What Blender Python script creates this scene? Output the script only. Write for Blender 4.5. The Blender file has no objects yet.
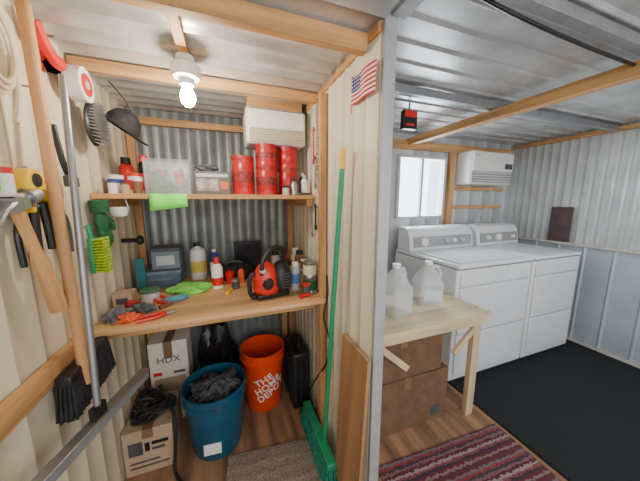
import bpy,bmesh,math,random
from mathutils import Vector,Matrix,Euler,noise
random.seed(4)
SC=bpy.context.scene
col=SC.collection
V=Vector
PI=math.pi
# ---------------------------------------------------------------- materials
def mat(name,c,r=.6,m=0,n=.1,s=15,bump=0,st=(1,1,1),em=0,tr=0,alpha=1,c2=None):
    mt=bpy.data.materials.new(name); mt.use_nodes=True
    nt=mt.node_tree; b=nt.nodes['Principled BSDF']
    tc=nt.nodes.new('ShaderNodeTexCoord'); mp=nt.nodes.new('ShaderNodeMapping'); mp.inputs['Scale'].default_value=st
    nz=nt.nodes.new('ShaderNodeTexNoise'); nz.inputs['Scale'].default_value=s; nz.inputs['Detail'].default_value=5
    rp=nt.nodes.new('ShaderNodeValToRGB')
    nt.links.new(tc.outputs['Object'],mp.inputs[0]); nt.links.new(mp.outputs[0],nz.inputs['Vector']); nt.links.new(nz.outputs['Fac'],rp.inputs[0])
    lo=c2 if c2 else tuple(x*(1-n) for x in c); hi=c if c2 else tuple(min(1,x*(1+n)) for x in c)
    rp.color_ramp.elements[0].position=.35; rp.color_ramp.elements[0].color=(*lo,1)
    rp.color_ramp.elements[1].position=.65; rp.color_ramp.elements[1].color=(*hi,1)
    nt.links.new(rp.outputs[0],b.inputs['Base Color'])
    b.inputs['Roughness'].default_value=r; b.inputs['Metallic'].default_value=m
    if tr: b.inputs['Transmission Weight'].default_value=tr; b.inputs['IOR'].default_value=1.2
    if alpha<1: b.inputs['Alpha'].default_value=alpha
    if em:
        b.inputs['Emission Color'].default_value=(*c,1); b.inputs['Emission Strength'].default_value=em
    if bump:
        bp=nt.nodes.new('ShaderNodeBump'); bp.inputs['Strength'].default_value=bump; bp.inputs['Distance'].default_value=.01
        nt.links.new(nz.outputs['Fac'],bp.inputs['Height']); nt.links.new(bp.outputs[0],b.inputs['Normal'])
    return mt
def wood(name,c,axis=2,n=.28,s=30,r=.6):
    st=[1,1,1]; st[axis]=.08
    return mat(name,c,r,0,n,s,.15,tuple(st))
def stripes(name,cols,freq,axis='Y'):
    mt=mat(name,(.5,.3,.3),.95,0,.1,200,.6); nt=mt.node_tree
    tc=nt.nodes['Texture Coordinate']; sp=nt.nodes.new('ShaderNodeSeparateXYZ'); nt.links.new(tc.outputs['Object'],sp.inputs[0])
    nz=nt.nodes.new('ShaderNodeTexNoise'); nz.inputs['Scale'].default_value=60; nt.links.new(tc.outputs['Object'],nz.inputs['Vector'])
    a0=nt.nodes.new('ShaderNodeMath'); a0.operation='MULTIPLY_ADD'; a0.inputs[1].default_value=.035; nt.links.new(nz.outputs['Fac'],a0.inputs[0]); nt.links.new(sp.outputs[axis],a0.inputs[2])
    a=nt.nodes.new('ShaderNodeMath'); a.operation='MULTIPLY'; a.inputs[1].default_value=freq; nt.links.new(a0.outputs[0],a.inputs[0])
    fr=nt.nodes.new('ShaderNodeMath'); fr.operation='FRACT'; nt.links.new(a.outputs[0],fr.inputs[0])
    rp=nt.nodes.new('ShaderNodeValToRGB'); rp.color_ramp.interpolation='CONSTANT'; el=rp.color_ramp.elements
    while len(el)<len(cols): el.new(.5)
    for i,cc in enumerate(cols): el[i].position=i/len(cols); el[i].color=(*cc,1)
    nt.links.new(fr.outputs[0],rp.inputs[0]); nt.links.new(rp.outputs[0],nt.nodes['Principled BSDF'].inputs['Base Color'])
    return mt
cream=mat('cream_panel',(.80,.71,.53),.42,0,.07,4,st=(1,1,.3))
creamp=mat('cream_partition',(.82,.76,.61),.42,0,.09,5,st=(1,1,.3))
galv=mat('galvanised_metal',(.27,.295,.30),.42,.3,.2,6)
ceilm=mat('ceiling_metal',(.56,.56,.56),.30,.35,.18,5,.08)
silver=mat('silver_insulation',(.56,.585,.60),.38,.3,.1,4,.08)
silver2=mat('silver_blue_sheet',(.50,.57,.63),.35,.2,.08,4)
PC=(.56,.30,.12)
woodx=wood('pine_x',PC,0); woody=wood('pine_y',PC,1); woodz=wood('pine_z',PC,2)
ply=wood('plywood_bench',(.66,.40,.19),0,.30,12,.45)
plyf=wood('plywood_floor',(.30,.165,.09),1,.45,14,.7)
plyd=wood('plywood_panel',(.42,.23,.11),2,.25,12)
tablew=wood('table_pine',(.70,.55,.34),0,.2,16); tablez=wood('table_pine_z',(.66,.50,.31),2,.2,16)
greyst=mat('grey_steel_post',(.30,.31,.33),.4,.3,.1,10)
postm=mat('pale_grey_post',(.40,.41,.425),.45,.2,.08,10)
railm=mat('pale_rail_paint',(.62,.58,.52),.5,0,.08)
white=mat('white_plastic',(.86,.85,.81),.35,0,.03)
cwhite=mat('ivory_plastic',(.66,.58,.45),.4,0,.03)
enam=mat('white_enamel',(.80,.82,.85),.22,0,.03,3)
wgrey=mat('light_grey_plastic',(.52,.54,.56),.4,0,.05)
cgrey=mat('console_grey',(.34,.35,.37),.35,0,.05)
dgrey=mat('dark_grey_plastic',(.08,.085,.095),.5,0,.15)
black=mat('black_plastic',(.015,.015,.017),.4,0,.2)
blackm=mat('black_matte',(.018,.018,.021),.85,0,.4,40,.3)
red=mat('red_metal_paint',(.50,.012,.016),.3,0,.12,8)
redp=mat('red_plastic',(.70,.025,.015),.35,0,.06)
orange=mat('orange_red_plastic',(.80,.065,.012),.4,0,.05)
bluep=mat('blue_plastic',(.01,.085,.16),.45,0,.1)
navy=mat('navy_paint',(.03,.06,.25),.5)
steel=mat('steel',(.42,.43,.45),.38,.85,.1)
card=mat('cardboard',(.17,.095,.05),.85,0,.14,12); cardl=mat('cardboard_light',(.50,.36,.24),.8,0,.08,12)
tape=mat('brown_tape',(.24,.15,.08),.35,0,.05)
cardp=mat('white_printed_cardboard',(.80,.72,.64),.7,0,.06,10)
neon=mat('neon_green_paper',(.22,.95,.12),.6,0,.05)
green=mat('green_fibreglass',(.015,.32,.15),.4,0,.05)
greenb=mat('green_bristle',(.015,.24,.17),.8,0,.4,60)
gcloth=mat('green_microfiber',(.25,.75,.12),.9,0,.15,80,.5)
gglove=mat('green_glove_cloth',(.02,.12,.05),.9,0,.2,60,.3)
ylgr=mat('yellow_green_bristle',(.40,.56,.03),.7,0,.25,60)
yellow=mat('yellow_plastic',(.9,.55,.02),.4,0,.05)
carpetm=mat('black_carpet',(.017,.021,.024),.98,0,.6,260,1)
matm=mat('beige_mat',(.27,.21,.17),.95,0,.35,120,.8)
greyc=mat('grey_cloth',(.08,.083,.09),.9,0,.4,30,.4)
hoseb=mat('beige_hose',(.68,.56,.36),.5,0,.1)
glass=mat('window_glass',(.95,.98,1),.02,0,0,tr=1,alpha=.15)
clear=mat('clear_plastic',(.8,.88,.88),.12,0,.03,alpha=.2)
milky=mat('milky_plastic',(.86,.9,.92),.15,0,.04,alpha=.42)
bulbm=mat('lit_bulb',(1,.90,.74),.4,em=300)
paper=mat('paper',(.85,.84,.8),.8,0,.03)
label_y=mat('yellow_label',(.75,.6,.12),.5); label_b=mat('blue_label',(.1,.25,.6),.5); brown=mat('brown_plastic',(.2,.08,.04),.5)
teal=mat('teal_plastic',(.03,.18,.22),.5); grbl=mat('grey_blue_bin',(.18,.23,.28),.45)
pbl=mat('pale_blue_label',(.6,.75,.85),.5)
canlid=mat('can_lid',(.36,.012,.016),.4); canband=mat('can_band',(.24,.02,.02),.5,n=.5,s=60)
flagr=mat('flag_red',(.62,.02,.03),.8); flagw=mat('flag_white',(.85,.83,.8),.8); flagb=mat('flag_blue',(.02,.03,.2),.8)
orangef=mat('orange_fabric',(.8,.13,.03),.8)
# ---------------------------------------------------------------- mesh builder
class M:
    def __init__(s): s.bm=bmesh.new(); s.mi=0; s.n=0
    def _t(s):
        s.bm.faces.ensure_lookup_table()
        for f in s.bm.faces[s.n:]: f.material_index=s.mi
        s.n=len(s.bm.faces); return s
    def box(s,c,sz,rot=(0,0,0)):
        bmesh.ops.create_cube(s.bm,size=1,matrix=Matrix.Translation(c)@Euler(rot).to_matrix().to_4x4()@Matrix.Diagonal((*sz,1))); return s._t()
    def ext(s,x0,x1,y0,y1,z0,z1): return s.box(((x0+x1)/2,(y0+y1)/2,(z0+z1)/2),(x1-x0,y1-y0,z1-z0))
    def cyl(s,p0,p1,r0,r1=None,seg=20):
        p0=V(p0);p1=V(p1); d=p1-p0; q=d.to_track_quat('Z','Y').to_matrix().to_4x4()
        bmesh.ops.create_cone(s.bm,cap_ends=True,segments=seg,radius1=r0,radius2=r0 if r1 is None else r1,depth=d.length,matrix=Matrix.Translation((p0+p1)/2)@q); return s._t()
    def sph(s,c,sc,rot=(0,0,0),u=20,v=12):
        bmesh.ops.create_uvsphere(s.bm,u_segments=u,v_segments=v,radius=1,matrix=Matrix.Translation(c)@Euler(rot).to_matrix().to_4x4()@Matrix.Diagonal((*sc,1))); return s._t()
    def lathe(s,prof,c=(0,0,0),seg=32,mtx=None):
        mtx=mtx or Matrix.Translation(c); rings=[]
        for r,z in prof:
            rings.append([s.bm.verts.new(mtx@V((max(r,1e-4)*math.cos(2*PI*i/seg),max(r,1e-4)*math.sin(2*PI*i/seg),z))) for i in range(seg)])
        for a,b in zip(rings,rings[1:]):
            for i in range(seg):
                j=(i+1)%seg; s.bm.faces.new((a[i],a[j],b[j],b[i]))
        return s._t()
    def tube(s,pts,r,seg=8,closed=False):
        pts=[V(p) for p in pts]; n=len(pts); up=None; rings=[]
        for i,p in enumerate(pts):
            if closed: t=(pts[(i+1)%n]-pts[i-1])
            else: t=pts[min(i+1,n-1)]-pts[max(i-1,0)]
            t.normalize()
            if up is None:
                up=t.orthogonal().normalized()
            up=(up-t*up.dot(t)); up.normalize(); w=t.cross(up)
            rr=r[min(i,len(r)-1)] if isinstance(r,(list,tuple)) else r
            rings.append([s.bm.verts.new(p+(up*math.cos(2*PI*k/seg)+w*math.sin(2*PI*k/seg))*rr) for k in range(seg)])
        pr=list(zip(rings,rings[1:]))+([(rings[-1],rings[0])] if closed else [])
        for a,b in pr:
            for k in range(seg):
                j=(k+1)%seg; s.bm.faces.new((a[k],a[j],b[j],b[k]))
        if not closed:
            s.bm.faces.new(rings[0][::-1]); s.bm.faces.new(rings[-1])
        return s._t()
    def prism(s,pts,t,mtx=None):
        mtx=mtx or Matrix(); a=[s.bm.verts.new(mtx@V((x,y,0))) for x,y in pts]; b=[s.bm.verts.new(mtx@V((x,y,t))) for x,y in pts]; n=len(pts)
        s.bm.faces.new(a[::-1]); s.bm.faces.new(b)
        for i in range(n): s.bm.faces.new((a[i],a[(i+1)%n],b[(i+1)%n],b[i]))
        return s._t()
    def corr(s,f,u0,u1,w0,w1,per,rw,h,sh=.4):
        us=[]; u=u0
        while u<u1:
            g=rw*sh
            for du,o in ((0,0),(per-rw,0),(per-rw+g,h),(per-g,h)):
                if u+du<u1: us.append((u+du,o))
            u+=per
        us.append((u1,0)); pr=None
        for uu,o in us:
            cur=(s.bm.verts.new(f(uu,w0,o)),s.bm.verts.new(f(uu,w1,o)))
            if pr: s.bm.faces.new((pr[0],cur[0],cur[1],pr[1]))
            pr=cur
        return s._t()
    def blob(s,c,sz,seed=0,amp=.25,fr=2.2,sub=4,flat=True,rot=0):
        r=bmesh.ops.create_icosphere(s.bm,subdivisions=sub,radius=1)
        for v in r['verts']:
            o=V((seed*3.1,seed*1.7,seed)); d=noise.noise(v.co*fr+o)+.5*noise.noise(v.co*fr*2.3+o)+.25*noise.noise(v.co*fr*5+o)
            p=v.co*(1+amp*d)
            p=V((p.x*sz[0],p.y*sz[1],p.z*sz[2]))
            if flat and p.z<-sz[2]*.45: p.z=-sz[2]*.45
            p=Matrix.Rotation(rot,3,'Z')@p
            v.co=p+V(c)+(V((0,0,sz[2]*.45)) if flat else V((0,0,0)))
        return s._t()
    def obj(s,name,mats,parent=None,loc=(0,0,0),rot=(0,0,0),bev=0,seg=2,smooth=True,**kw):
        bmesh.ops.recalc_face_normals(s.bm,faces=s.bm.faces)
        me=bpy.data.meshes.new(name); s.bm.to_mesh(me); s.bm.free()
        for m in (mats if isinstance(mats,(list,tuple)) else [mats]): me.materials.append(m)
        if smooth:
            for p in me.polygons: p.use_smooth=True
            me.set_sharp_from_angle(angle=.65)
        o=bpy.data.objects.new(name,me); col.objects.link(o); o.location=loc; o.rotation_euler=rot
        if parent: o.parent=parent
        if bev:
            b=o.modifiers.new('bevel','BEVEL'); b.width=bev; b.segments=seg; b.limit_method='ANGLE'
        for k,v in kw.items(): o[k]=v
        return o
def root(name,loc,label,cat,rot=(0,0,0),**kw):
    o=bpy.data.objects.new(name,None); o.empty_display_size=.02; col.objects.link(o); o.location=loc; o.rotation_euler=rot
    o['label']=label; o['category']=cat
    for k,v in kw.items(): o[k]=v
    return o
def tag(o,label,cat,**k):
    o['label']=label; o['category']=cat
    for a,b in k.items(): o[a]=b
    return o
def sm(pts,n=6):
    pts=[V(p) for p in pts]; P=[pts[0]]+pts+[pts[-1]]; out=[]
    for i in range(1,len(P)-2):
        a,b,c,d=P[i-1:i+3]
        for k in range(n):
            t=k/n; out.append(.5*((2*b)+(c-a)*t+(2*a-5*b+4*c-d)*t*t+(3*b-a-3*c+d)*t**3))
    out.append(pts[-1]); return out
def text(s,size,mt,parent,loc,rot,wrap=None,name='lettering',bold=.0,tilt=0,sl=.8,slope=.064):
    cu=bpy.data.curves.new('t','FONT'); cu.body=s; cu.size=size; cu.align_x='CENTER'; cu.align_y='CENTER'; cu.extrude=.0008; cu.offset=bold; cu.space_line=sl; cu.space_character=1.06
    t=bpy.data.objects.new('t',cu); col.objects.link(t); dg=bpy.context.evaluated_depsgraph_get()
    me=bpy.data.meshes.new_from_object(t.evaluated_get(dg)); bpy.data.objects.remove(t)
    me.name=name; me.materials.clear(); me.materials.append(mt)
    if wrap:
        b=bmesh.new(); b.from_mesh(me)
        for _ in range(3):
            es=[e for e in b.edges if e.calc_length()>.010]
            if es: bmesh.ops.subdivide_edges(b,edges=es,cuts=1)
            bmesh.ops.triangulate(b,faces=b.faces)
        b.to_mesh(me); b.free()
        for v in me.vertices:
            p=Matrix.Rotation(tilt,3,'Z')@v.co
            a=p.x/wrap; r=wrap+p.z+p.y*slope; v.co=V((r*math.sin(a),-r*math.cos(a),p.y))
    o=bpy.data.objects.new(name,me); col.objects.link(o); o.parent=parent; o.location=loc; o.rotation_euler=rot; return o
def LT(name,label,cat,loc,parts,rot=(0,0,0),**kw):
    r=root(name,loc,label,cat,rot,**kw)
    for pn,prof,mt in parts: M().lathe(prof).obj(pn,mt,r)
    return r
S='structure'
YZ=Matrix(((0,0,1,0),(1,0,0,0),(0,1,0,0),(0,0,0,1)))   # shape x->Y, y->Z, thickness->X
def struct(m,name,mt,bev=0,**k): return m.obj(name,mt,bev=bev,kind=S,**k)
# ---------------------------------------------------------------- shell
struct(M().ext(-.6,1.62,-.7,2.2,-.04,0),'floor',plyf)
struct(M().ext(1.62,3.34,-.7,2.2,-.04,0),'floor.001',plyf)
m=M(); m.corr(lambda u,w,o:V((-.58+o,u,w)),-.7,2.08,0,2.04,.115,.03,.006); m.ext(-.6,-.582,-.7,2.08,0,2.04); struct(m,'wall_left',cream)
m=M(); m.corr(lambda u,w,o:V((u,2.06-o,w)),-.6,.52,0,2.04,.062,.04,.014,.5); m.ext(-.6,.52,2.065,2.08,0,2.04); struct(m,'wall_back',galv)
m=M(); m.corr(lambda u,w,o:V((.512-o,u,w)),.8,2.08,0,2.04,.09,.028,.006); m.ext(.514,.552,.8,2.19,0,2.1); m.corr(lambda u,w,o:V((.554+o,u,w)),.8,2.19,0,2.1,.12,.03,.008)
struct(m,'wall_divider',creamp)
m=M(); f=lambda u,w,o:V((u,2.15-o,w))
for a in ((.52,1.6,0,2.12),(1.6,2.22,0,1.26),(1.6,2.22,1.9,2.12),(2.22,3.32,0,2.12)):
    m.corr(f,*a,.2,.02,.006); m.ext(a[0],a[1],2.155,2.18,a[2],a[3])
struct(m,'wall_far',silver)
m=M(); m.corr(lambda u,w,o:V((3.3-o,u,w)),-.7,2.16,1.0,2.12,.075,.02,.006); m.mi=1; m.corr(lambda u,w,o:V((3.3-o,u,w)),-.7,2.16,0,1.0,.21,.03,.010); m.ext(3.305,3.33,-.7,2.18,0,2.12)
struct(m,'wall_right',[silver,silver2])
m=M(); m.corr(lambda u,w,o:V((w,u,2.04-o)),-.7,2.08,-.6,.52,.1,.03,.009); m.ext(-.6,.52,-.7,2.08,2.045,2.06); struct(m,'ceiling',ceilm)
m=M(); m.corr(lambda u,w,o:V((w,u,2.11-o)),-.7,2.18,.5,3.34,.13,.03,.01); m.ext(.52,3.34,-.7,2.18,2.115,2.13); struct(m,'ceiling.001',ceilm)
tn=[0]
def trim(x0,x1,y0,y1,z0,z1,mt,bev=.002):
    tn[0]+=1; c=V(((x0+x1)/2,(y0+y1)/2,(z0+z1)/2))
    return M().box((0,0,0),(x1-x0,y1-y0,z1-z0)).obj('trim_%d'%tn[0],mt,loc=c,bev=bev,kind=S)
trim(-.57,.5,.865,.90,1.97,2.03,woodx)
trim(-.57,.5,1.40,1.42,1.98,2.03,woodx)
trim(-.57,.5,2.015,2.045,1.94,1.985,woodx)
trim(-.14,-.105,.90,1.40,2.008,2.03,woody)
trim(-.572,-.545,-.7,1.24,.865,.935,woody)
trim(-.57,-.53,2.0,2.04,0,1.94,woodz); trim(.46,.5,2.0,2.04,0,1.94,woodz)
trim(.47,.503,1.262,1.298,0,1.98,woodz)
trim(.515,.562,.782,.80,0,2.1,postm)
trim(.535,.59,-.7,.782,2.04,2.10,greyst)
trim(.50,.54,.80,2.05,2.0,2.03,woody)
trim(.58,3.29,1.28,1.32,2.055,2.10,greyst); trim(.63,3.29,.6,.64,2.06,2.10,greyst)
trim(1.69,1.76,-.7,2.14,1.985,2.045,woody)
trim(3.26,3.29,-.7,2.14,2.05,2.09,woody)
trim(.57,3.24,2.11,2.145,1.95,2.03,woodx)
trim(2.25,2.32,2.1,2.145,1.0,1.95,woodz)
trim(2.32,3.1,2.11,2.145,1.56,1.60,woodx); trim(2.32,3.1,2.11,2.145,1.36,1.395,woodx)
trim(3.268,3.29,-.7,2.1,1.0,1.025,railm)
M().ext(3.278,3.29,-.7,2.1,.015,.04).obj('baseboard_right',railm,kind=S)
w=root('window_1',(1.91,2.15,1.26),'white framed sliding window with bright daylight','window',kind=S)
for a in ((-.31,.31,-.03,.03,0,.03),(-.31,.31,-.03,.03,.61,.64),(-.31,-.28,-.03,.03,.03,.61),(.28,.31,-.03,.03,.03,.61),(-.015,.015,-.02,.02,.03,.61)):
    M().ext(*a).obj('frame',wgrey,w,bev=.003)
for a in ((-.28,-.015),(.015,.28)): M().ext(a[0],a[1],-.003,.003,.03,.61).obj('pane',glass,w)
tag(M().ext(1.6,3.29,-.7,2.14,0,.014).obj('carpet',carpetm,bev=.004),'black short pile carpet covering the laundry floor','carpet')
def rugmesh(sx,sy,t,mt,name,loc,rz,lab):
    bm=bmesh.new(); bmesh.ops.create_grid(bm,x_segments=60,y_segments=40,size=.5)
    for v in bm.verts:
        v.co=V((v.co.x*sx,v.co.y*sy,t+.003*noise.noise(v.co*9)+.0015*math.sin(v.co.y*sy*400)))
    e=bmesh.ops.extrude_face_region(bm,geom=bm.faces[:])
    for g in e['geom']:
        if isinstance(g,bmesh.types.BMVert): g.co.z=.001
    q=M(); q.bm.free(); q.bm=bm; q.n=0
    return tag(q.obj(name,mt,loc=loc,rot=(0,0,rz)),lab,'rug')
rc=[(.11,.03,.04),(.26,.17,.16),(.15,.025,.04),(.05,.035,.05),(.24,.06,.08),(.34,.27,.25),(.12,.02,.03),(.22,.11,.12),(.05,.04,.06),(.26,.04,.06),(.18,.14,.15),(.12,.03,.04)]
rugmesh(.88,.62,.012,stripes('striped_rug',rc,6.0),'rug',(1.12,.66,0),-.04,'red pink and grey striped woven rag rug')
rugmesh(.52,.5,.01,matm,'floor_mat',(.17,1.06,0),-.1,'beige worn floor mat in front of the workbench')
# ---------------------------------------------------------------- workbench and shelf
b=root('workbench',(-.038,1.64,0),'plywood workbench fixed between the shed walls','workbench')
M().ext(-.535,.535,-.405,.35,.886,.907).obj('worktop',ply,b,bev=.002)
M().ext(-.53,.50,-.30,-.265,.82,.886).obj('support_rail',woodx,b,bev=.002)
M().ext(-.532,-.505,-.39,.33,.82,.886).obj('wall_cleat',woody,b,bev=.002)
for x,y in ((-.5,.3),(.44,.3)): M().ext(x-.02,x+.02,y-.02,y+.02,0,.886).obj('leg',woodz,b,bev=.002)
b=root('wall_shelf',(-.038,1.74,1.458),'long pine board shelf above the workbench','shelf')
M().ext(-.535,.535,-.29,.26,0,.025).obj('board',woodx,b,bev=.002)
for x in (-.515,.515): M().ext(x-.018,x+.018,-.27,.25,-.04,0).obj('cleat',woody,b,bev=.002)
# ---------------------------------------------------------------- ceiling lamp
r=root('ceiling_lamp',(-.12,1.21,2.010),'white ceiling lampholder with a lit bare bulb','lamp'); r.scale=(.85,.85,1)
M().lathe([(0,0),(.038,0),(.042,-.02),(.064,-.035),(.066,-.06),(.056,-.078),(.03,-.084),(0,-.084)]).obj('base',white,r)
M().lathe([(.03,-.08),(.034,-.084),(.03,-.105),(0,-.105)]).obj('lamp_socket',wgrey,r)
M().lathe([(0,-.185),(.015,-.183),(.028,-.17),(.034,-.15),(.028,-.13),(.018,-.112),(.015,-.10)]).obj('bulb',bulbm,r)
# ---------------------------------------------------------------- air conditioners
def ac(name,x,y,z,W,D,H,label,split):
    r=root(name,(x,y,z),label,'air conditioner')
    M().ext(-W/2,W/2,-D+.015,0,0,H).obj('body',white,r,bev=.02,seg=4)
    fc=M().ext(-W/2+.012,W/2-.012,-D-.006,-D+.02,H*.40,H-.012).obj('front_cover',white,r,bev=.012,seg=3)
    ou=M().ext(-W*.46,W*.46,-D+.008,-D+.0155,H*.05,H*.38).obj('air_outlet',cgrey if split else cwhite,r)
    m=M()
    for i in range(4):
        zz=H*.08+i*H*.08; m.box((0,-D+.003,zz+.008),(W*(.9 if not split else .88),.012,.006),(.5,0,0))
    m.obj('louver',white if split else cwhite,ou)
    if split:
        M().ext(W*.26,W*.44,-D-.010,-D-.004,H*.48,H*.64).obj('control_panel',dgrey,fc)
        M().ext(-W*.44,-W*.36,-D-.008,-D-.004,H*.82,H*.88).obj('badge',wgrey,fc)
    else: M().ext(-W*.46,W*.46,-D-.0075,-D-.005,H*.9,H*.915).obj('front_slot',dgrey,fc)
    return r
a1=ac('air_conditioner',.305,1.78,1.775,.35,.25,.20,'white window air conditioner mounted high by the divider wall',False)
M().ext(-.16,.16,-.2,0,.2,.258).obj('mounting_bracket',woodx,a1)
ac('air_conditioner',2.68,2.145,1.62,.62,.20,.34,'white wall mounted air conditioner above the dryer',True)
# ---------------------------------------------------------------- washer and dryer
def machine(x0,x1,label,name,kind):
    W=x1-x0; r=root(name,((x0+x1)/2,1.31,.014),label,'washing machine' if kind==0 else 'dryer')
    M().ext(-W/2,W/2,.014,.74,.03,.93).obj('cabinet',enam,r,bev=.008,seg=3)
    M().ext(-W/2+.03,W/2-.03,.04,.7,0,.03).obj('toe_kick',dgrey,r)
    M().ext(-W/2+.002,W/2-.002,0,.74,.934,.965).obj('top',enam,r,bev=.014,seg=4)
    M().ext(-W/2+.01,W/2-.01,.01,.7,.929,.935).obj('seam',dgrey,r)
    M().ext(-W/2+.06,W/2-.06,.05,.53,.965,.975 if kind==0 else .968).obj('lid',enam,r,bev=.005)
    for z0,z1 in ((.80,.90),(.42,.78),(.08,.40)):
        M().ext(-W/2+.035,W/2-.035,.002,.013,z0,z1).obj('front_panel',enam,r,bev=.006)
    m=M()
    for z in (.79,.41): m.ext(-W/2+.03,W/2-.03,.0115,.0135,z-.004,z+.004)
    m.obj('seam',wgrey,r)
    pr=[(.55,.965),(.56,1.06),(.575,1.12),(.605,1.165),(.65,1.185),(.74,1.185),(.74,.965)]
    cn=M().prism(pr,W-.04,Matrix.Translation((-W/2+.02,0,0))@YZ).obj('console',enam,r,bev=.012,seg=4)
    an=.12
    cp=M().box((0,.551,1.05),(W-.12,.012,.095),(-an,0,0)).obj('control_panel',cgrey,cn,bev=.003)
    ks=((-W*.3,.040,white),(W*.02,.022,wgrey),(W*.14,.022,white),(W*.26,.022,wgrey)) if kind==0 else ((-W*.28,.022,white),(-W*.05,.036,white),(W*.28,.022,white))
    for xx,rr,mt in ks:
        M().lathe([(rr,-.0),(rr,.02),(rr*.8,.028),(0,.028)],seg=24,mtx=Matrix.Translation((xx,.546,1.05))@Matrix.Rotation(PI/2-an,4,'X')).obj('knob',mt,cn)
    return r
machine(1.56,2.40,'white top loading washing machine with back console','washing_machine',0)
machine(2.42,3.10,'white clothes dryer beside the washing machine','clothes_dryer',1)
tag(M().tube(sm([(2.9,2.12,1.62),(2.88,2.09,1.45),(2.75,2.09,1.32),(2.68,2.1,1.2),(2.7,2.1,1.05)]),.007).obj('power_cord',wgrey),'grey power cord hanging below the air conditioner','cord')
tag(M().box((3.277,1.60,1.205),(.02,.18,.36)).obj('leaning_board',mat('dark_brown_board',(.09,.06,.055),.6,0,.2),bev=.002),'small dark brown board standing on the wall rail','board')
tag(M().tube(sm([(.65,.66,2.085),(1.0,.655,2.05),(1.6,.65,2.03),(2.3,.655,2.045),(3.2,.66,2.08)],10),.007).obj('ceiling_cable',black),'black cable sagging along the ceiling beam','cable')
r=root('small_carton',(1.2,1.5,1.93),'small dark box with red markings hung from the ceiling','box')
M().ext(-.055,.055,-.02,.02,0,.12).obj('body',black,r,bev=.003); M().ext(-.05,.05,-.023,-.019,.075,.115).obj('printed_panel',redp,r); M().ext(-.035,.03,-.023,-.019,.02,.035).obj('printed_panel',redp,r); M().ext(-.005,.005,-.004,.004,.12,.175).obj('hanger',steel,r)
# ---------------------------------------------------------------- laundry table
t=root('side_table',(1.08,1.27,0),'rough pine work table with angled braces','table')
M().ext(-.47,.47,-.24,.24,.728,.75).obj('tabletop',tablew,t,bev=.003)
M().ext(-.46,.45,-.225,-.2,.675,.728).obj('apron',tablew,t,bev=.002)
M().ext(.425,.45,-.2,.22,.675,.728).obj('apron',tablew,t,bev=.002)
for x in (-.42,.405):
    for y in (-.18,.2): M().ext(x-.03,x+.03,y-.018,y+.018,0,.728).obj('leg',tablez,t,bev=.002)
M().box((.29,-.212,.60),(.035,.022,.26),(0,.85,0)).obj('brace',tablez,t,bev=.002)
M().box((-.27,-.212,.60),(.035,.022,.30),(0,-.85,0)).obj('brace',tablez,t,bev=.002)
def jug(loc,sc,sw,rz,lab,capm,fill):
    r=root('plastic_jug',loc,lab,'jug',(0,0,rz),group='plastic jugs on the side table'); r.scale=(sw,sw,sc)
    m=M(); W=.085
    P=[(W*.97,0),(W,.01),(W,.12),(W*.96,.15),(W*.7,.2),(.035,.235),(.022,.245),(.022,.262)]
    seg=32; rings=[]
    for R_,z in P:
        ring=[]
        for i in range(seg):
            a=2*PI*i/seg; ca,sa=math.cos(a),math.sin(a); e=.35 if z<.18 else (.7 if z<.21 else 1)
            ring.append(m.bm.verts.new((R_*math.copysign(abs(ca)**e,ca)*(.95 if e<1 else 1),R_*math.copysign(abs(sa)**e,sa),z)))
        rings.append(ring)
    for a,b in zip(rings,rings[1:]):
        for i in range(seg): m.bm.faces.new((a[i],a[(i+1)%seg],b[(i+1)%seg],b[i]))
    m.bm.faces.new(rings[0][::-1]); m._t(); m.obj('body',milky,r)
    M().tube(sm([(.02,0,.235),(.06,0,.24),(.08,0,.2),(.078,0,.14)]),.011).obj('handle',milky,r)
    M().cyl((0,0,.255),(0,0,.275),.025).obj('cap',capm,r)
    if fill: M().box((0,-.0815,.07),(.11,.004,.07)).obj('paper_label',fill,r)
jug((.965,1.25,.75),1.15,1.02,.2,'milky plastic gallon jug with white cap',white,None)
jug((1.285,1.32,.75),1.05,1.05,-.3,'translucent gallon jug with light blue label',white,pbl)
def cbox(name,x0,x1,y0,y1,z0,z1,mt,lab,rz=0,txt=None,tm=None,ts=.05,prints=()):
    c=((x0+x1)/2,(y0+y1)/2,z0); r=root(name,c,lab,'box',(0,0,rz)); W,D,H=x1-x0,y1-y0,z1-z0
    M().ext(-W/2,W/2,-D/2,D/2,0,H).obj('body',mt,r,bev=.003)
    M().ext(-.025,.025,-D/2-.001,D/2+.001,H*.8,H+.001).obj('packing_tape',tape,r)
    for a in prints: M().ext(W*a[0],W*a[1],-D/2-.001,-D/2+.001,H*a[2],H*a[3]).obj('printed_panel',a[4],r)
    if txt: text(txt,ts,tm or black,r,(0,-D/2-.0015,H*.78),(PI/2,0,0))
    return r
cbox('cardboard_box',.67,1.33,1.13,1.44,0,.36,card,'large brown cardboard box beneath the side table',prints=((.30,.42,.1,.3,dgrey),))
cbox('cardboard_box',.66,1.27,1.14,1.43,.362,.62,card,'brown cardboard box stacked under the side table')
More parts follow.
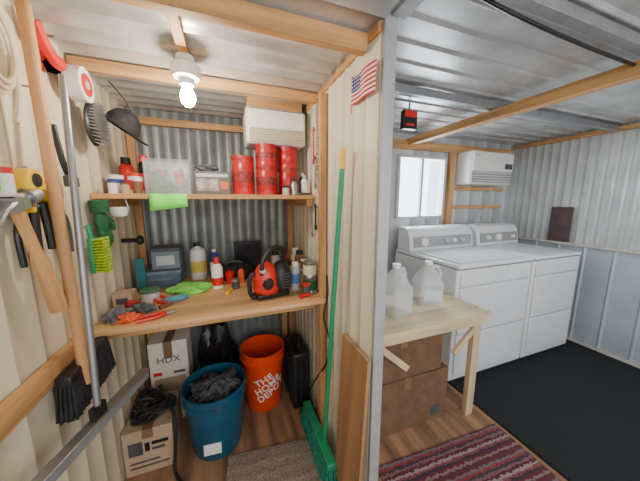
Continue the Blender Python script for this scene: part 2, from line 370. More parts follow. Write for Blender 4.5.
# ---------------------------------------------------------------- under the bench
def bucket(loc,rt,rb,h,mt,lab,hm,dr=1,**kw):
    r=root('bucket',loc,lab,'bucket',**kw)
    M().lathe([(0,0),(rb*.97,0),(rb,.01),(rt*.96,h*.8),(rt*.965,h*.82),(rt*1.02,h*.83),(rt*1.02,h*.86),(rt*.97,h*.87),(rt*.98,h-.012),(rt*1.03,h-.01),(rt*1.03,h),(rt*.97,h),(rt*.93,h*.8),(rb*.95,.012),(0,.012)],seg=48).obj('body',mt,r)
    pts=[]
    for i in range(21):
        a=PI*i/20; pts.append((rt*1.05*math.cos(a),-dr*rt*1.10*math.sin(a),h*.84-rt*.35*math.sin(a)*(1 if dr>0 else -.2)))
    M().tube(pts,.0025).obj('handle',hm,r)
    return r
rb_=bucket((.19,1.70,0),.15,.122,.43,orange,'orange red plastic bucket with white lettering',steel,-1)
text('THE\nHOME\nDEPOT',.068,white,rb_,(0,0,.20),(0,0,.1),wrap=.1365,bold=.0012,tilt=.5,sl=.82)
bb=bucket((-.12,1.47,0),.172,.135,.40,bluep,'large blue plastic bucket filled with grey rags',steel,-1)
M().box((-.02,-.150,.10),(.09,.004,.06),(-.1,0,-.1)).obj('paper_label',paper,bb)
o=M().blob((-.12,1.47,.31),(.13,.13,.065),3,.55,2.2,5)
for i in range(5):
    a=i*1.3; o.tube(sm([(-.12+.12*math.cos(a),1.47+.12*math.sin(a),.34),(-.12+.08*math.cos(a+.5),1.47+.08*math.sin(a+.5),.39),(-.12+.02*math.cos(a+1.2),1.47+.02*math.sin(a+1.2),.40),(-.12+.10*math.cos(a+2.6),1.47+.10*math.sin(a+2.6),.37)]),.013)
tag(o.obj('rag_pile',greyc),'bundle of dark grey rags stuffed in the blue bucket','rags')
cbox('cardboard_box',-.51,-.29,1.73,1.92,0,.56,cardp,'tall white printed cardboard box under the workbench',txt='HDX',tm=dgrey,ts=.06,prints=((-.4,.4,.40,.56,cardl),(-.42,-.2,.60,.64,redp),(.1,.4,.60,.63,dgrey)))
cbox('cardboard_box',-.57,-.34,1.40,1.66,0,.26,cardl,'low cardboard box with black print on the floor',prints=((-.4,-.12,.45,.75,dgrey),(-.08,.02,.5,.7,black),(.06,.4,.62,.7,black),(.06,.32,.5,.56,dgrey),(-.4,.4,.15,.19,dgrey),(-.4,.2,.26,.30,dgrey)))
tag(M().blob((-.12,1.90,0),(.135,.11,.4),7,.3,2.0).obj('garbage_bag',mat('black_bag',(.012,.012,.014),.25)),'bulging black plastic garbage bag under the workbench','bag')
r=root('carrying_case',(.428,1.66,0),'black hard plastic carrying case standing upright','case')
M().ext(-.062,.062,-.14,.14,0,.42).obj('body',black,r,bev=.02,seg=3)
m=M()
for i in range(6): m.ext(-.067,-.06,-.12+i*.045,-.10+i*.045,.05,.37)
for i in range(3): m.ext(-.05+i*.038,-.035+i*.038,-.144,-.138,.05,.37)
m.obj('rib',blackm,r,bev=.002); M().tube(sm([(0,-.07,.41),(0,-.06,.455),(0,.06,.455),(0,.07,.41)]),.01).obj('handle',black,r)
pts=[]
for i in range(64):
    a=i*.62; rr=.075+.03*math.sin(i*1.3); pts.append((-.44+rr*math.cos(a)*1.0,1.50+rr*1.1*math.sin(a),.275+.014*i/10+.01*math.sin(i*2.1)))
pts+= [(-.33,1.42,.3),(-.325,1.37,.15),(-.33,1.33,.02),(-.25,1.22,.012),(-.15,1.2,.012)]
tag(M().tube(sm(pts,3),.009).obj('extension_cord',black),'tangled black extension cord on the cardboard box','cord')
tag(M().box((0,0,0),(.014,.23,.76)).obj('plywood_panel',plyd,loc=(.474,.888,.45),rot=(0,.045,0),bev=.001),'thin plywood panel leaning on the divider wall','board')
r=root('push_broom',(.43,1.20,0),'push broom with green handle and green bristles','broom')
M().ext(-.025,.025,-.22,.22,.11,.145).obj('broom_block',green,r,bev=.006)
m=M()
for i in range(34):
    for j in range(5):
        x=-.02+j*.01; y=-.21+i*.0128; m.cyl((x,y,.115),(x*1.9+random.uniform(-.004,.004),y*1.04+random.uniform(-.006,.006),.003),.005,.007,6)
m.obj('bristles',greenb,r)
M().cyl((.0,-.10,.13),(.035,-.21,1.58),.0115).obj('handle',green,r); M().cyl((.035,-.21,1.58),(.0362,-.216,1.66),.0125).obj('handle_tip',yellow,r)
tag(M().tube(sm([(.492,1.22,1.05),(.488,1.2,.95),(.482,1.24,.8),(.486,1.16,.7),(.485,1.2,.55),(.47,1.3,.4),(.46,1.44,.2),(.40,1.46,.02)]),.005).obj('extension_cord',black),'black cord hanging down the divider wall','cord')
r=root('hanging_chain',(.490,1.37,1.56),'dark metal chain hanging from a hook','chain')
m=M()
for i in range(18):
    z=.03+i*.021
    m.tube([(0.006*math.cos(a)*(i%2),.006*math.cos(a)*(1-i%2),z+.013*math.sin(a)) for a in [2*PI*k/10 for k in range(10)]],.0028,6,True)
m.obj('links',steel,r); M().cyl((.0,0,.41),(.018,0,.41),.004).obj('hook',steel,r)
for i,(y,z,L,mt) in enumerate(((1.33,1.80,.22,black),(1.40,1.70,.18,steel),(1.43,1.86,.2,redp),(1.33,1.55,.16,dgrey),(1.40,1.43,.15,black),(1.46,1.40,.17,steel),(1.33,1.30,.14,redp))):
    r=root('hanging_wrench',(.490,y,z-L),'open ended wrench hanging on the divider wall','wrench',group='wrenches on the divider wall')
    M().ext(-.003,.003,-.007,.007,.02,L-.02).obj('shank',mt,r,bev=.001)
    M().lathe([(.007,-.003),(.014,-.003),(.014,.003),(.007,.003),(.007,-.003)],mtx=Matrix.Translation((0,0,L-.012))@Matrix.Rotation(PI/2,4,'Y')).obj('ring_end',mt,r)
    m=M(); m.box((0,-.009,.012),(.007,.007,.028),(.3,0,0)); m.box((0,.009,.012),(.007,.007,.028),(-.3,0,0)); m.obj('jaw',mt,r)
    M().cyl((-.006,0,L-.012),(.018,0,L-.012),.003).obj('nail',steel,r)
# flag
m=M(); fw,fh=.175,.10; nx=16
def fz(x): return .004*math.sin(x*40)
for i in range(13):
    for k in range(nx):
        xa,xb=fw*k/nx,fw*(k+1)/nx; za,zb=-fh*i/13,-fh*(i+1)/13
        m.mi=2 if (i<7 and k<6) else i%2
        m.bm.faces.new([m.bm.verts.new(p) for p in ((fz(xa),-xa,za),(fz(xb),-xb,za),(fz(xb),-xb,zb),(fz(xa),-xa,zb))]); m._t()
m.mi=1
for a in range(4):
    for c in range(5):
        y=.007+c*.0125; z=-.008-a*.0125
        ps=[]
        for k in range(10):
            rr=.0042 if k%2==0 else .0018; an=PI/2+k*PI/5; ps.append((rr*math.cos(an),rr*math.sin(an)))
        m.prism(ps,.001,Matrix.Translation((fz(y)-.0015,-y,z))@Matrix(((0,0,1,0),(-1,0,0,0),(0,1,0,0),(0,0,0,1))))
r=root('flag',(.494,.972,1.925),'small american flag tacked at a tilt to the wall','flag',(.05,0,0))
m.obj('cloth',[flagr,flagw,flagb],r); M().cyl((.003,0,.01),(.003,0,-.13),.003).obj('stick',woodz,r); M().cyl((-.002,0,-.004),(.022,0,-.004),.004).obj('tack',steel,r)
# ---------------------------------------------------------------- left wall
def rw(name,y,z,label,cat,x=-.566,**k): return root(name,(x,y,z),label,cat,**k)
r=rw('coiled_hose',.955,1.86,'coiled beige hose hanging on a nail','hose')
pts=[]
for i in range(121):
    a=i*2*PI/24; rr=.075+.012*math.sin(i*.21); pts.append((.012+.03*i/120,rr*.7*math.cos(a),-.02+rr*1.25*math.sin(a)))
pts+= [(.04,.05,-.1),(.04,.04,-.15),(.04,.02,-.2)]
M().tube(sm(pts,2),.007).obj('coil',hoseb,r); M().cyl((-.01,0,.08),(.05,0,.085),.004).obj('nail',steel,r)
r=rw('tape_dispenser',1.27,1.935,'red and white packing tape dispenser hanging high','tape dispenser',-.535); r.scale=(1.1,1.2,1.2)
R90=Matrix.Rotation(PI/2,4,'Y')
M().lathe([(.035,-.022),(.052,-.022),(.052,.022),(.035,.022),(.035,-.022)],mtx=Matrix.Translation((.02,.05,-.03))@R90).obj('tape_roll',paper,r)
M().lathe([(0,-.024),(.034,-.024),(.034,.024),(0,.024)],mtx=Matrix.Translation((.02,.05,-.03))@R90).obj('roll_core',redp,r)
M().lathe([(.0,-.0255),(.014,-.0255),(.014,.0255),(0,.0255)],mtx=Matrix.Translation((.02,.05,-.03))@R90).obj('hub',wgrey,r)
pr=[(.05+.06*math.cos(a),-.03+.06*math.sin(a)) for a in [PI*(.1+.9*i/8) for i in range(9)]]+[(-.03,-.03),(-.07,-.045),(-.085,-.03),(-.06,-.005)]
M().prism(pr,.006,Matrix.Translation((-.01,0,0))@YZ).obj('frame',redp,r,bev=.001)
M().tube(sm([(.0,-.01,.0),(.0,-.05,.0),(.0,-.09,.03),(.0,-.11,.06)]),.020).obj('handle',redp,r)
M().cyl((-.04,-.06,.05),(.02,-.06,.05),.003).obj('nail',steel,r)
r=rw('wire_brush',1.40,1.80,'black oval brush with wire bristles hanging on a nail','brush')
M().sph((.055,0,-.03),(.018,.065,.09)).obj('brush_head',black,r)
m=M()
for i in range(-4,5):
    for j in range(-6,7):
        y,z=i*.014,j*.013
        if (y/.062)**2+(z/.088)**2<1: m.cyl((.065,y,-.03+z),(.095,y*1.05,-.03+z*1.05),.0022,.0018,5)
m.obj('bristles',steel,r); M().tube(sm([(.05,0,.05),(.045,0,.1),(.04,0,.15)]),.012).obj('handle',black,r); M().cyl((-.01,0,.14),(.05,0,.145),.003).obj('nail',steel,r)
r=root('cap',(-.435,1.50,1.80),'black fabric cap hanging from a hook','cap',(0,.6,.1)); r.scale=(.9,.9,.9)
M().lathe([(0,.085),(.03,.08),(.06,.055),(.075,.02),(.08,-.02),(.076,-.02),(.055,.05),(0,.08)]).obj('crown',blackm,r)
M().prism([(.075*math.cos(a),.075*math.sin(a)) for a in [-.9+1.8*i/8 for i in range(9)]]+[(.13*math.cos(a)+.01,.085*math.sin(a)) for a in [1.0-2*i/10 for i in range(11)]],.006,Matrix.Translation((0,0,-.022))).obj('brim',blackm,r)
M().tube([(0,0,.08),(-.06,0,.12),(-.15,0,.15)],.003).obj('strap',black,r)
r=rw('claw_hammer',.915,1.43,'claw hammer with steel head and wooden handle','hammer',rot=(.30,0,0),x=-.535); r.scale=(1.15,1.25,1.0)
M().tube(sm([(.01,0,.03),(.01,0,-.05),(.012,0,-.16),(.012,0,-.25),(.01,0,-.34)],4),[.013]*4+[.012]*4+[.017]*4+[.020]*5).obj('handle',wood('hammer_handle',(.60,.32,.13),2,.2),r)
hh=M(); hh.cyl((.01,.065,.015),(.01,.035,.015),.022); hh.cyl((.01,.035,.015),(.01,.015,.015),.013); hh.box((.01,0,.015),(.03,.045,.040))
for s in (-1,1): hh.tube(sm([(.01+s*.007,-.015,.02),(.01+s*.009,-.045,.012),(.01+s*.011,-.085,-.015)],4),[.010]*4+[.007]*4+[.003])
hh.obj('hammer_head',steel,r); M().cyl((-.04,.035,-.006),(.03,.035,-.008),.003).obj('nail',steel,r)
r=rw('tape_measure',.985,1.480,'yellow tape measure with black trim on a hook','tape measure',x=-.545)
M().prism([(-.035,.0),(-.037,.03),(-.024,.056),(.005,.062),(.030,.048),(.038,.02),(.038,0)],.036,YZ).obj('body',yellow,r,bev=.006,seg=3)
M().lathe([(0,0),(.02,0),(.019,.003),(0,.004)],mtx=Matrix.Translation((.036,0,.028))@R90).obj('badge',black,r); M().ext(.0,.02,-.05,-.03,.0,.004).obj('tape_blade',steel,r)
M().cyl((-.03,0,.05),(.02,0,.066),.003).obj('nail',steel,r)
r=rw('spring_clamp',1.03,1.445,'yellow and black spring clamp on a nail','clamp',x=-.55)
M().prism([(-.05,.02),(-.025,.045),(.025,.04),(.05,.01),(.045,-.03),(.03,-.03),(.03,.0),(.0,.015),(-.03,.0),(-.035,-.03),(-.05,-.03)],.026,YZ).obj('jaw',yellow,r,bev=.004)
for s in (-1,1): M().tube(sm([(.011,s*.02,.0),(.011,s*.028,-.06),(.011,s*.035,-.15)]),.012).obj('handle',black,r)
M().cyl((-.02,0,.015),(.02,0,.015),.003).obj('nail',steel,r)
for k,(y,z,mt) in enumerate(((1.12,1.43,black),(1.18,1.40,dgrey),(.975,1.40,black))):
    r=rw('pliers',y,z,'dark handled pliers hanging on the wall','pliers',x=-.56,group='pliers on the wall')
    M().prism([(-.012,0),(-.006,.05),(.006,.05),(.012,0)],.01,YZ).obj('jaw',steel,r,bev=.002)
    for s in (-1,1): M().tube(sm([(.006,s*.006,.0),(.006,s*.022,-.05),(.006,s*.018,-.14)]),.008).obj('handle',mt,r)
    M().cyl((-.02,0,.0),(.015,0,.0),.003).obj('nail',steel,r)
def glove(y,z,rx,mt,lab):
    r=rw('work_glove',y,z,lab,'glove',x=-.555,rot=(rx,0,.0))
    m=M(); m.sph((.02,0,-.05),(.022,.045,.06)); m.cyl((.02,0,.0),(.02,0,.05),.033,.036,16)
    for i in range(4):
        yy=-.033+i*.022; L=(.06,.075,.07,.055)[i]
        m.tube(sm([(.02,yy*.9,-.08),(.028,yy*1.15,-.1-L*.4),(.022,yy*1.2,-.1-L)],4),[.013]*8+[.009])
    m.tube(sm([(.02,.035,-.03),(.03,.065,-.06),(.03,.07,-.10)],4),[.014]*8+[.010]); m.obj('glove_body',mt,r)
    M().cyl((.02,0,.035),(.02,0,.052),.036,.036,16).obj('cuff',mt,r); M().cyl((-.02,0,.04),(.02,0,.045),.003).obj('nail',steel,r)
glove(1.42,1.40,.1,gglove,'dark green cloth work glove hanging on a nail')
r=rw('scrub_brush',1.32,1.22,'scrub brush with yellow green bristles','brush',x=-.55)
M().box((.012,0,0),(.018,.06,.15)).obj('brush_block',green,r,bev=.006)
m=M()
for i in range(12):
    for j in range(6): m.cyl((.02,-.024+j*.0096,-.066+i*.012),(.06,-.028+j*.0115,-.070+i*.0128),.004,.0055,6)
m.obj('bristles',ylgr,r); M().tube(sm([(.01,0,.07),(.006,0,.1),(.003,0,.13)]),.009).obj('handle',green,r); M().cyl((-.025,0,.12),(.02,0,.12),.003).obj('nail',steel,r)
r=LT('scoop','small white plastic scoop bowl hung under the shelf','scoop',(-.49,1.50,1.37),[('bowl',[(0,0),(.03,.005),(.042,.03),(.044,.05),(.041,.05),(.03,.012),(0,.008)],white)])
M().tube([(.04,0,.045),(.03,0,.088)],.003).obj('hook',steel,r)
r=rw('bar_clamp',1.75,1.22,'black knob clamp fixed to the wall','clamp',x=-.576)
M().cyl((0,0,0),(.08,0,0),.012).obj('shaft',black,r); M().sph((.09,0,0),(.02,.028,.028)).obj('knob',black,r)
tag(M().ext(-.5755,-.572,.90,.975,1.56,1.78).obj('paper_note',paper),'white printed paper note pinned to the wall','paper')
tag(M().ext(-.576,-.505,.82,.92,1.459,1.468).obj('small_shelf',railm,bev=.002),'small pale ledge on the wall holding cans','shelf')
LT('small_can','small red and white can on the wall ledge','can',(-.53,.893,1.468),[('body',[(0,0),(.022,0),(.022,.05),(0,.05)],white),('lid',[(.023,.05),(.023,.065),(0,.065)],redp)])
LT('small_can','small green labelled can on the wall ledge','can',(-.53,.845,1.468),[('body',[(0,0),(.022,0),(.022,.06),(0,.06)],gcloth),('lid',[(.023,.06),(.023,.07),(0,.07)],white)])
r=root('broom',(-.50,1.045,.78),'broom with wooden handle and black bristles hung on the wall','broom')
M().cyl((0,0,.03),(-.005,-.0,1.22),.0165).obj('handle',wood('broom_handle',(.60,.32,.13),2,.15),r)
M().box((-.02,.06,.09),(.045,.28,.04)).obj('broom_block',black,r,bev=.008)
m=M()
for i in range(40):
    for j in range(5):
        x=-.02+j*.01; y=-.135+i*.0069; m.cyl((x-.02,y+.06,.08),(x*1.3-.02,.06+y*1.12+random.uniform(-.004,.004),-.04+random.uniform(-.005,.005)),.0042,.0045,5)
m.obj('bristles',blackm,r); M().cyl((-.075,0,1.0),(.01,0,1.0),.003).obj('nail',steel,r)
r=root('magnetic_sweeper',(-.445,.97,.70),'long grey metal sweeper bar with a metal pole','sweeper',(0,0,-.3))
M().box((0,0,.0),(.03,.5,.035)).obj('bar',greyst,r,bev=.004); M().box((0,0,.02),(.038,.51,.006)).obj('bar_top',steel,r,bev=.002)
M().box((0,0,.045),(.02,.05,.045)).obj('socket',black,r)
M().cyl((0,0,.06),(-.075,.14,1.15),.0105).obj('pole',mat('aluminium_pole',(.32,.33,.35),.4,.7,.05),r)
r=root('long_handled_tool',(-.548,1.19,1.55),'black handled tool hanging on the wall','tool')
M().tube(sm([(0,0,.16),(.01,0,.05),(.015,.02,-.02)]),.010).obj('handle',black,r); M().box((.015,.03,-.03),(.02,.07,.04)).obj('tool_head',dgrey,r,bev=.005); M().cyl((-.025,0,.14),(.01,0,.14),.003).obj('nail',steel,r)
# ---------------------------------------------------------------- on the shelf
Z=1.483
def coffee(x,y,z,r,h,lab,band=True):
    P=[('body',[(0,0),(r,0),(r,.01),(r*.97,.015),(r*.97,h*.2),(r,h*.22),(r,h*.75),(r*.97,h*.77),(r*.97,h-.02),(r,h-.015),(0,h-.015)],red),('lid',[(r*1.02,h-.018),(r*1.02,h),(0,h)],canlid)]
    if band: P.append(('label_band',[(r*1.005,h*.32),(r*1.005,h*.6)],canband))
    return LT('coffee_can',lab,'can',(x,y,z),P,group='red cans on the shelf')
coffee(.105,1.57,Z,.062,.215,'tall red metal coffee can with lid')
coffee(.24,1.57,Z,.062,.17,'red coffee can at the bottom of a stack')
coffee(.24,1.57,Z+.17,.062,.118,'red coffee can stacked on another can')
coffee(.375,1.60,Z,.060,.165,'red coffee can on the shelf by the divider',False)
coffee(.375,1.60,Z+.165,.060,.122,'dark red can stacked beneath the air conditioner',False)
r=.034
LT('jar','blue jar with white lid on the shelf','jar',(-.52,1.60,Z),[('body',[(0,0),(r,0),(r,.075),(0,.075)],navy),('label_band',[(r*1.01,.02),(r*1.01,.055)],white),('lid',[(r,.075),(r,.095),(0,.095)],white)])
LT('jar','white jar with red label and red lid','jar',(-.435,1.60,Z),[('body',[(0,0),(r,0),(r,.09),(0,.09)],white),('label_band',[(r*1.01,.02),(r*1.01,.07)],redp),('lid',[(r,.09),(r,.108),(0,.108)],redp)])
LT('spray_can','red spray can with black cap','spray can',(-.505,1.72,Z),[('body',[(0,0),(.032,0),(.032,.15),(.022,.165),(0,.165)],redp),('cap',[(.024,.165),(.022,.20),(0,.20)],black)])
LT('spray_can','dark spray can with red cap at the shelf back','spray can',(-.43,1.76,Z),[('body',[(0,0),(.030,0),(.030,.17),(.022,.185),(0,.185)],black),('label_band',[(.031,.04),(.031,.12)],redp),('cap',[(.024,.185),(.022,.22),(0,.22)],redp)])
LT('jar','small brown jar on the shelf','jar',(-.40,1.49,Z),[('body',[(0,0),(.020,0),(.020,.06),(0,.06)],brown),('lid',[(.020,.06),(.020,.072),(0,.072)],white)])
LT('jar','small white tin with navy lid on the shelf edge','jar',(-.50,1.50,Z),[('body',[(0,0),(.022,0),(.022,.05),(0,.05)],white),('lid',[(.023,.05),(.023,.062),(0,.062)],navy)])
LT('jar','small tan tin on the shelf edge','jar',(-.45,1.485,Z),[('body',[(0,0),(.019,0),(.019,.042),(0,.042)],cardl),('lid',[(.020,.042),(.020,.05),(0,.05)],brown)])
r=root('storage_tote',(-.275,1.62,Z),'clear plastic storage tote full of small parts','storage box')
def openbox(m,x0,x1,y0,y1,z0,z1,t):
    m.ext(x0,x1,y0,y1,z0,z0+t); m.ext(x0,x0+t,y0,y1,z0+t,z1); m.ext(x1-t,x1,y0,y1,z0+t,z1); m.ext(x0+t,x1-t,y0,y0+t,z0+t,z1); m.ext(x0+t,x1-t,y1-t,y1,z0+t,z1); return m
openbox(M(),-.105,.105,-.09,.09,0,.165,.003).obj('body',clear,r); M().ext(-.11,.11,-.095,.095,.165,.178).obj('lid',clear,r,bev=.004)
o=M()
for i in range(70):
    o.mi=i%6; o.box((-.275+random.uniform(-.075,.075),1.62+random.uniform(-.06,.06),Z+.025+random.uniform(0,.10)),(random.uniform(.02,.055),random.uniform(.02,.05),random.uniform(.012,.03)),(random.random()*2,random.random()*2,random.random()*3))
tag(o.obj('small_parts',[redp,gglove,dgrey,teal,dgrey,wgrey]),'jumble of coloured small parts inside the tote','parts',kind='stuff')
r=root('appliance_box',(-.062,1.62,Z),'dark grey printed product box lying on the shelf','box')
M().ext(-.09,.09,-.08,.08,0,.125).obj('body',mat('grey_box',(.13,.12,.115),.6),r,bev=.003); M().ext(-.08,.03,-.082,-.079,.02,.085).obj('printed_panel',mat('print_beige',(.36,.32,.28),.6,n=.5,s=25),r); M().ext(-.08,.08,-.082,-.079,.095,.112).obj('printed_panel',wgrey,r); M().ext(.04,.08,-.082,-.079,.03,.07).obj('printed_panel',orangef,r)
tag(M().blob((-.09,1.60,Z+.125),(.055,.035,.03),4,.5,2.2,4).obj('rag',dgrey),'dark rag lying on the grey box','rag')
LT('small_bottle','small silver bottle with grey cap','bottle',(.385,1.49,Z),[('body',[(0,0),(.02,0),(.02,.06),(.008,.08),(0,.08)],steel),('cap',[(.01,.08),(.01,.1),(0,.1)],black)])
LT('small_bottle','small white bottle near the shelf end','bottle',(.46,1.52,Z),[('body',[(0,0),(.022,0),(.022,.08),(.01,.1),(0,.1)],white),('cap',[(.011,.1),(.011,.12),(0,.12)],wgrey)])
LT('small_bottle','small dark bottle at the shelf end','bottle',(.47,1.60,Z),[('body',[(0,0),(.020,0),(.020,.10),(.01,.12),(0,.12)],dgrey),('cap',[(.011,.12),(.011,.14),(0,.14)],white)])
LT('small_jar','small clear jar of screws','jar',(.335,1.48,Z),[('body',[(0,0),(.02,0),(.02,.04),(0,.04)],wgrey),('lid',[(.021,.04),(.021,.052),(0,.052)],black)])
r=root('utility_knife',(.445,1.468,Z),'small dark tool lying on the shelf','tool')
M().box((0,0,.007),(.07,.016,.014),(0,0,.1)).obj('handle',dgrey,r,bev=.004); M().box((-.045,-.004,.007),(.03,.010,.003),(0,0,.1)).obj('blade',steel,r)
o=M(); prof=[(1.50,1.483),(1.46,1.4845),(1.446,1.4835),(1.441,1.474),(1.438,1.45),(1.434,1.40)]
N=10
for i in range(N):
    xa=i/N; xb=(i+1)/N
    for (y0,z0),(y1,z1) in zip(prof,prof[1:]):
        g=lambda x,y,z:(-.345+.165*x,y-(.004*math.sin(x*11) if z<1.475 else 0),z+(.02*x if z<1.41 else 0))
        o.bm.faces.new([o.bm.verts.new(p) for p in (g(xa,y0,z0),g(xb,y0,z0),g(xb,y1,z1),g(xa,y1,z1))])
o._t(); bmesh.ops.remove_doubles(o.bm,verts=o.bm.verts,dist=.0002); o=tag(o.obj('neon_sheet',neon),'neon green paper sheet draped over the shelf edge','paper')
sd=o.modifiers.new('s','SOLIDIFY'); sd.thickness=.0015
# ---------------------------------------------------------------- on the bench
B=.907
r=root('storage_bin',(-.41,1.88,B),'low blue grey plastic storage bin','storage box')
openbox(M(),-.11,.11,-.1,.1,0,.085,.004).obj('body',mat('blue_grey_plastic',(.10,.16,.22),.3),r)
M().ext(-.116,.116,-.106,.106,.085,.105).obj('lid',grbl,r,bev=.004); M().ext(-.06,.06,-.112,-.1,.05,.062).obj('latch',grbl,r,bev=.002)
r=root('storage_bin',(-.38,1.88,B+.106),'grey plastic bin with lid stacked on another bin','storage box')
M().ext(-.08,.08,-.07,.07,0,.12).obj('body',grbl,r,bev=.006); M().ext(-.085,.085,-.075,.075,.12,.14).obj('lid',dgrey,r,bev=.004); M().ext(-.05,.05,-.073,-.069,.03,.09).obj('paper_label',wgrey,r)
tag(M().prism([(0,0),(.05,0),(.05,.20),(0,.20)],.012,Matrix.Translation((-.53,1.76,B))@Matrix.Rotation(PI/2,4,'X')).obj('notebook',teal,bev=.003),'teal covered notebook standing against the wall','book')
LT('jug_bottle','white bottle with yellow label and black cap','bottle',(-.205,1.92,B),[('body',[(0,0),(.05,0),(.052,.01),(.052,.18),(.045,.205),(.018,.225),(.018,.235),(0,.235)],white),('label_band',[(.053,.05),(.053,.13)],label_y),('cap',[(.021,.23),(.021,.255),(0,.255)],black)])
LT('bottle','small dark bottle with white label','bottle',(-.10,1.93,B),[('body',[(0,0),(.03,0),(.03,.15),(.012,.18),(0,.18)],navy),('label_band',[(.031,.04),(.031,.11)],white),('cap',[(.014,.18),(.014,.2),(0,.2)],white)])
LT('spray_bottle','white spray can with red label','spray can',(-.075,1.66,B),[('body',[(0,0),(.034,0),(.034,.13),(.02,.155),(0,.155)],white),('label_band',[(.0345,.02),(.0345,.07)],redp),('cap',[(.017,.155),(.016,.195),(0,.195)],redp)])
tag(M().blob((-.24,1.66,B),(.12,.08,.032),5,.35,1.4,5,rot=-.3).obj('microfiber_cloth',gcloth),'bright green microfiber cloth spread on the bench','cloth')
tag(M().blob((-.29,1.52,B),(.065,.035,.016),9,.4,2.2,3,rot=.2).obj('folded_cloth',mat('blue_cloth',(.1,.3,.45),.9)),'blue folded cloth beside the green cloth','cloth')
LT('lidded_jar','low clear jar with dark green lid','jar',(-.42,1.58,B),[('body',[(0,0),(.045,0),(.045,.045),(0,.045)],wgrey),('lid',[(.048,.045),(.048,.06),(.04,.064),(0,.064)],mat('green_lid',(.07,.18,.09),.4))])
r=root('monitor',(.14,1.97,B),'small black framed screen at the back of the bench','screen',(.06,0,0))
M().ext(-.1,.1,-.012,.012,.02,.24).obj('frame',black,r,bev=.004); M().ext(-.085,.085,-.0135,-.011,.04,.22).obj('screen',mat('dark_screen',(.03,.035,.045),.15),r); M().ext(-.05,.05,-.04,.03,0,.02).obj('stand',black,r,bev=.004)
r=root('tool_bag',(.03,1.82,B),'dark tool bag with folded handles on the bench','bag')
M().blob((0,0,0),(.12,.07,.08),11,.2,2,4).obj('body',blackm,r); M().tube(sm([(-.06,0,.07),(-.04,-.01,.12),(.04,-.01,.12),(.06,0,.07)]),.008).obj('handle',dgrey,r)
LT('cup','red plastic cup among the tools','cup',(.0,1.72,B),[('body',[(0,0),(.023,0),(.03,.08),(.028,.08),(.021,.005),(0,.005)],redp)])
LT('small_bottle','small orange bottle by the tool bag','bottle',(.07,1.70,B),[('body',[(0,0),(.02,0),(.02,.08),(.01,.1),(0,.1)],orangef),('cap',[(.011,.1),(.011,.12),(0,.12)],black)])
LT('small_jar','small black jar with steel lid','jar',(.03,1.60,B),[('body',[(0,0),(.024,0),(.024,.05),(0,.05)],dgrey),('lid',[(.025,.05),(.025,.062),(0,.062)],steel)])
r=root('chainsaw',(.225,1.40,B),'rounded red and black chainsaw lying on the bench','chainsaw',(0,0,.25)); r.scale=(.92,.95,1.03)
m=M(); m.sph((-.04,0,.10),(.080,.065,.10)); m.sph((-.03,0,.06),(.09,.062,.055)); m.obj('engine_housing',redp,r)
m=M(); m.sph((.055,-.012,.10),(.070,.064,.100)); m.obj('engine_cover',black,r)
M().ext(-.11,.1,-.045,.045,0,.03).obj('base_plate',black,r,bev=.006)
m=M()
for i in range(6): m.box((.055,-.074,.06+i*.015),(.07-abs(i-2.5)*.008,.012,.005))
m.obj('vent_grille',dgrey,r)
M().lathe([(0,0),(.034,0),(.030,.012),(0,.016)],mtx=Matrix.Translation((-.05,-.058,.09))@Matrix.Rotation(PI/2+.15,4,'X')).obj('starter_cover',black,r)
M().lathe([(0,0),(.018,0),(.016,.012),(0,.016)],mtx=Matrix.Translation((-.075,-.04,.16))@Matrix.Rotation(.7,4,'X')).obj('fuel_cap',wgrey,r)
M().tube(sm([(-.08,-.04,.14),(-.075,-.045,.22),(-.03,-.04,.27),(.03,-.03,.275),(.08,0,.25),(.10,.02,.15)]),.013).obj('front_handle',black,r)
M().tube(sm([(-.09,.0,.13),(-.13,0,.14),(-.145,0,.08),(-.13,0,.02),(-.08,0,.02)]),.013).obj('rear_handle',black,r)
M().prism([(0,-.03),(.12,-.03),(.15,0),(.12,.03),(0,.03)],.006,Matrix.Translation((.03,.065,.07))@Matrix.Rotation(PI/2,4,'X')).obj('guide_bar',steel,r)
tag(M().blob((-.50,1.36,B),(.05,.055,.035),2,.5,2.4,4).obj('work_glove',mat('grey_glove',(.16,.16,.18),.9)),'grey work glove crumpled on the bench','glove')
tag(M().blob((-.44,1.32,B),(.042,.032,.025),6,.5,2.4,4).obj('work_glove',orangef),'orange work glove lying on the bench','glove')
tag(M().blob((-.41,1.40,B),(.05,.03,.03),8,.5,2.4,4).obj('rag',dgrey),'dark oily rag crumpled on the bench','rag')
tag(M().blob((-.47,1.45,B),(.04,.03,.03),12,.5,2.4,4).obj('rag',mat('red_rag',(.35,.03,.03),.9)),'small red rag crumpled on the bench','rag')
def plier(loc,rz,mt,lab):
    r=root('pliers',loc,lab,'pliers',(0,0,rz),group='hand tools on the bench')
    M().prism([(-.01,0),(-.006,.045),(.006,.045),(.01,0)],.01,Matrix.Translation((0,0,.003))).obj('jaw',steel,r,bev=.002)
    for s in (-1,1): M().tube(sm([(s*.005,0,.009),(s*.022,-.04,.009),(s*.018,-.12,.009)]),.008).obj('handle',mt,r)
plier((-.33,1.48,B),-2.6,redp,'red handled pliers lying on the bench'); plier((-.50,1.49,B+.002),-.4,bluep,'blue handled pliers lying on the bench'); plier((-.30,1.33,B),-1.2,redp,'red handled cutters at the bench edge')
def driver(loc,rz,mt,lab):
    r=root('screwdriver',loc,lab,'screwdriver',(0,0,rz),group='hand tools on the bench')
    M().cyl((0,0,.012),(.07,0,.012),.011,.009,12).obj('handle',mt,r); M().cyl((.07,0,.010),(.15,0,.006),.003).obj('blade',steel,r)
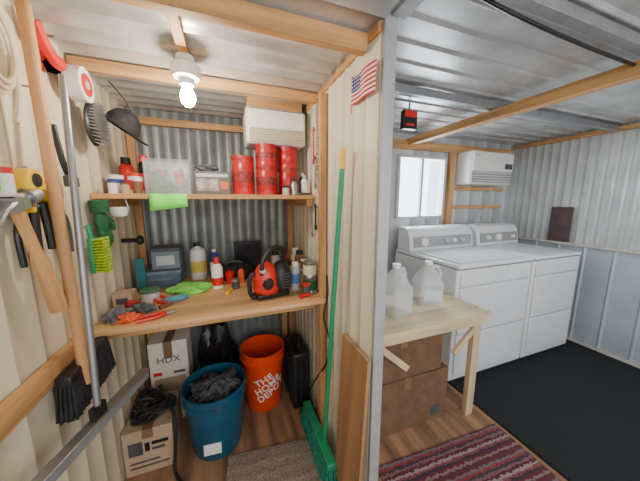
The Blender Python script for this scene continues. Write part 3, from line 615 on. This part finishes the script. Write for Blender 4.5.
driver((-.34,1.40,B),.8,brown,'brown handled screwdriver lying on the bench'); driver((-.02,1.50,B),1.2,yellow,'yellow handled screwdriver lying on the bench'); driver((.36,1.30,B),.3,redp,'red handled screwdriver near the chainsaw')
r=root('small_carton',(-.53,1.54,B),'small brown carton against the wall','box')
M().ext(-.035,.045,-.04,.05,0,.07).obj('body',cardl,r,bev=.002); M().ext(-.02,.03,-.042,-.039,.02,.05).obj('printed_panel',dgrey,r)
LT('spray_can','white spray can with blue band','spray can',(.38,1.47,B),[('body',[(0,0),(.028,0),(.028,.13),(.02,.145),(0,.145)],wgrey),('label_band',[(.029,.04),(.029,.10)],label_b),('cap',[(.02,.145),(.019,.17),(0,.17)],white)])
def pcan(x,y,z,r,h,m1,m2,lab):
    q=LT('paint_can',lab,'can',(x,y,z),[('body',[(0,0),(r,0),(r,.004),(r*.97,.006),(r*.97,h-.01),(r,h-.008),(r,h-.002),(0,h-.002)],m1),('label_band',[(r*.98,h*.15),(r*.98,h*.8)],m2),('lid',[(r*.9,h-.002),(r*.9,h),(0,h)],steel)],group='small paint cans by the divider')
pcan(.452,1.40,B,.044,.095,steel,gglove,'small paint can with green label'); pcan(.452,1.40,B+.095,.042,.09,steel,cream,'small cream paint can stacked on another')
pcan(.46,1.51,B,.036,.10,steel,label_y,'small paint can with yellow label'); pcan(.46,1.51,B+.10,.034,.08,white,brown,'small white can with brown label stacked')
LT('small_jar','small black can near the bench edge','jar',(.41,1.335,B),[('body',[(0,0),(.024,0),(.024,.06),(0,.06)],dgrey),('lid',[(.025,.06),(.025,.07),(0,.07)],redp)])
LT('oil_bottle','black oil bottle behind the chainsaw','bottle',(.36,1.64,B),[('body',[(0,0),(.035,0),(.035,.13),(.015,.16),(0,.16)],black),('label_band',[(.036,.04),(.036,.11)],label_y),('cap',[(.016,.16),(.016,.18),(0,.18)],redp)])
LT('spray_can','brown spray can behind others','spray can',(.45,1.62,B),[('body',[(0,0),(.033,0),(.033,.17),(.02,.185),(0,.185)],brown),('label_band',[(.034,.06),(.034,.13)],wgrey),('cap',[(.024,.185),(.023,.21),(0,.21)],black)])
LT('spray_can','grey spray can beside the oil bottle','spray can',(.31,1.75,B),[('body',[(0,0),(.032,0),(.032,.15),(.02,.165),(0,.165)],wgrey),('cap',[(.024,.165),(.023,.19),(0,.19)],black)])
LT('spray_can','white spray can at the bench corner','spray can',(.45,1.73,B),[('body',[(0,0),(.032,0),(.032,.16),(.02,.175),(0,.175)],white),('label_band',[(.033,.05),(.033,.12)],redp),('cap',[(.024,.175),(.023,.21),(0,.21)],white)])
# ---------------------------------------------------------------- lights
def area(name,loc,rot,sx,sy,p,c=(1,1,1)):
    l=bpy.data.lights.new(name,'AREA'); l.shape='RECTANGLE'; l.size=sx; l.size_y=sy; l.energy=p; l.color=c
    o=bpy.data.objects.new(name,l); col.objects.link(o); o.location=loc; o.rotation_euler=rot
area('rear_fill',(.6,-1.4,1.6),(math.radians(90),0,0),3,1.2,42,(1,.97,.92))  # added broad fill behind the camera, no doorway modelled there
area('laundry_fill',(2.3,.4,2.03),(0,0,0),.8,.5,8,(.93,.97,1))  # added fill below the laundry ceiling, brightens the room without a fixture
area('window_light',(1.91,2.5,1.6),(math.radians(-90),0,0),1.2,1.0,75,(.82,.92,1))
wd=bpy.data.worlds.new('World'); SC.world=wd; wd.use_nodes=True
wd.node_tree.nodes['Background'].inputs[0].default_value=(.90,.95,1,1); wd.node_tree.nodes['Background'].inputs[1].default_value=.9
psi=math.radians(20.3); th=math.radians(9.0)
cd=bpy.data.cameras.new('Camera'); cam=bpy.data.objects.new('Camera',cd); col.objects.link(cam)
cam.location=(0,0,1.45); cam.rotation_euler=(PI/2-th,0,-psi); cd.sensor_width=36; cd.lens=36*252/640; cd.clip_start=.02
SC.camera=cam
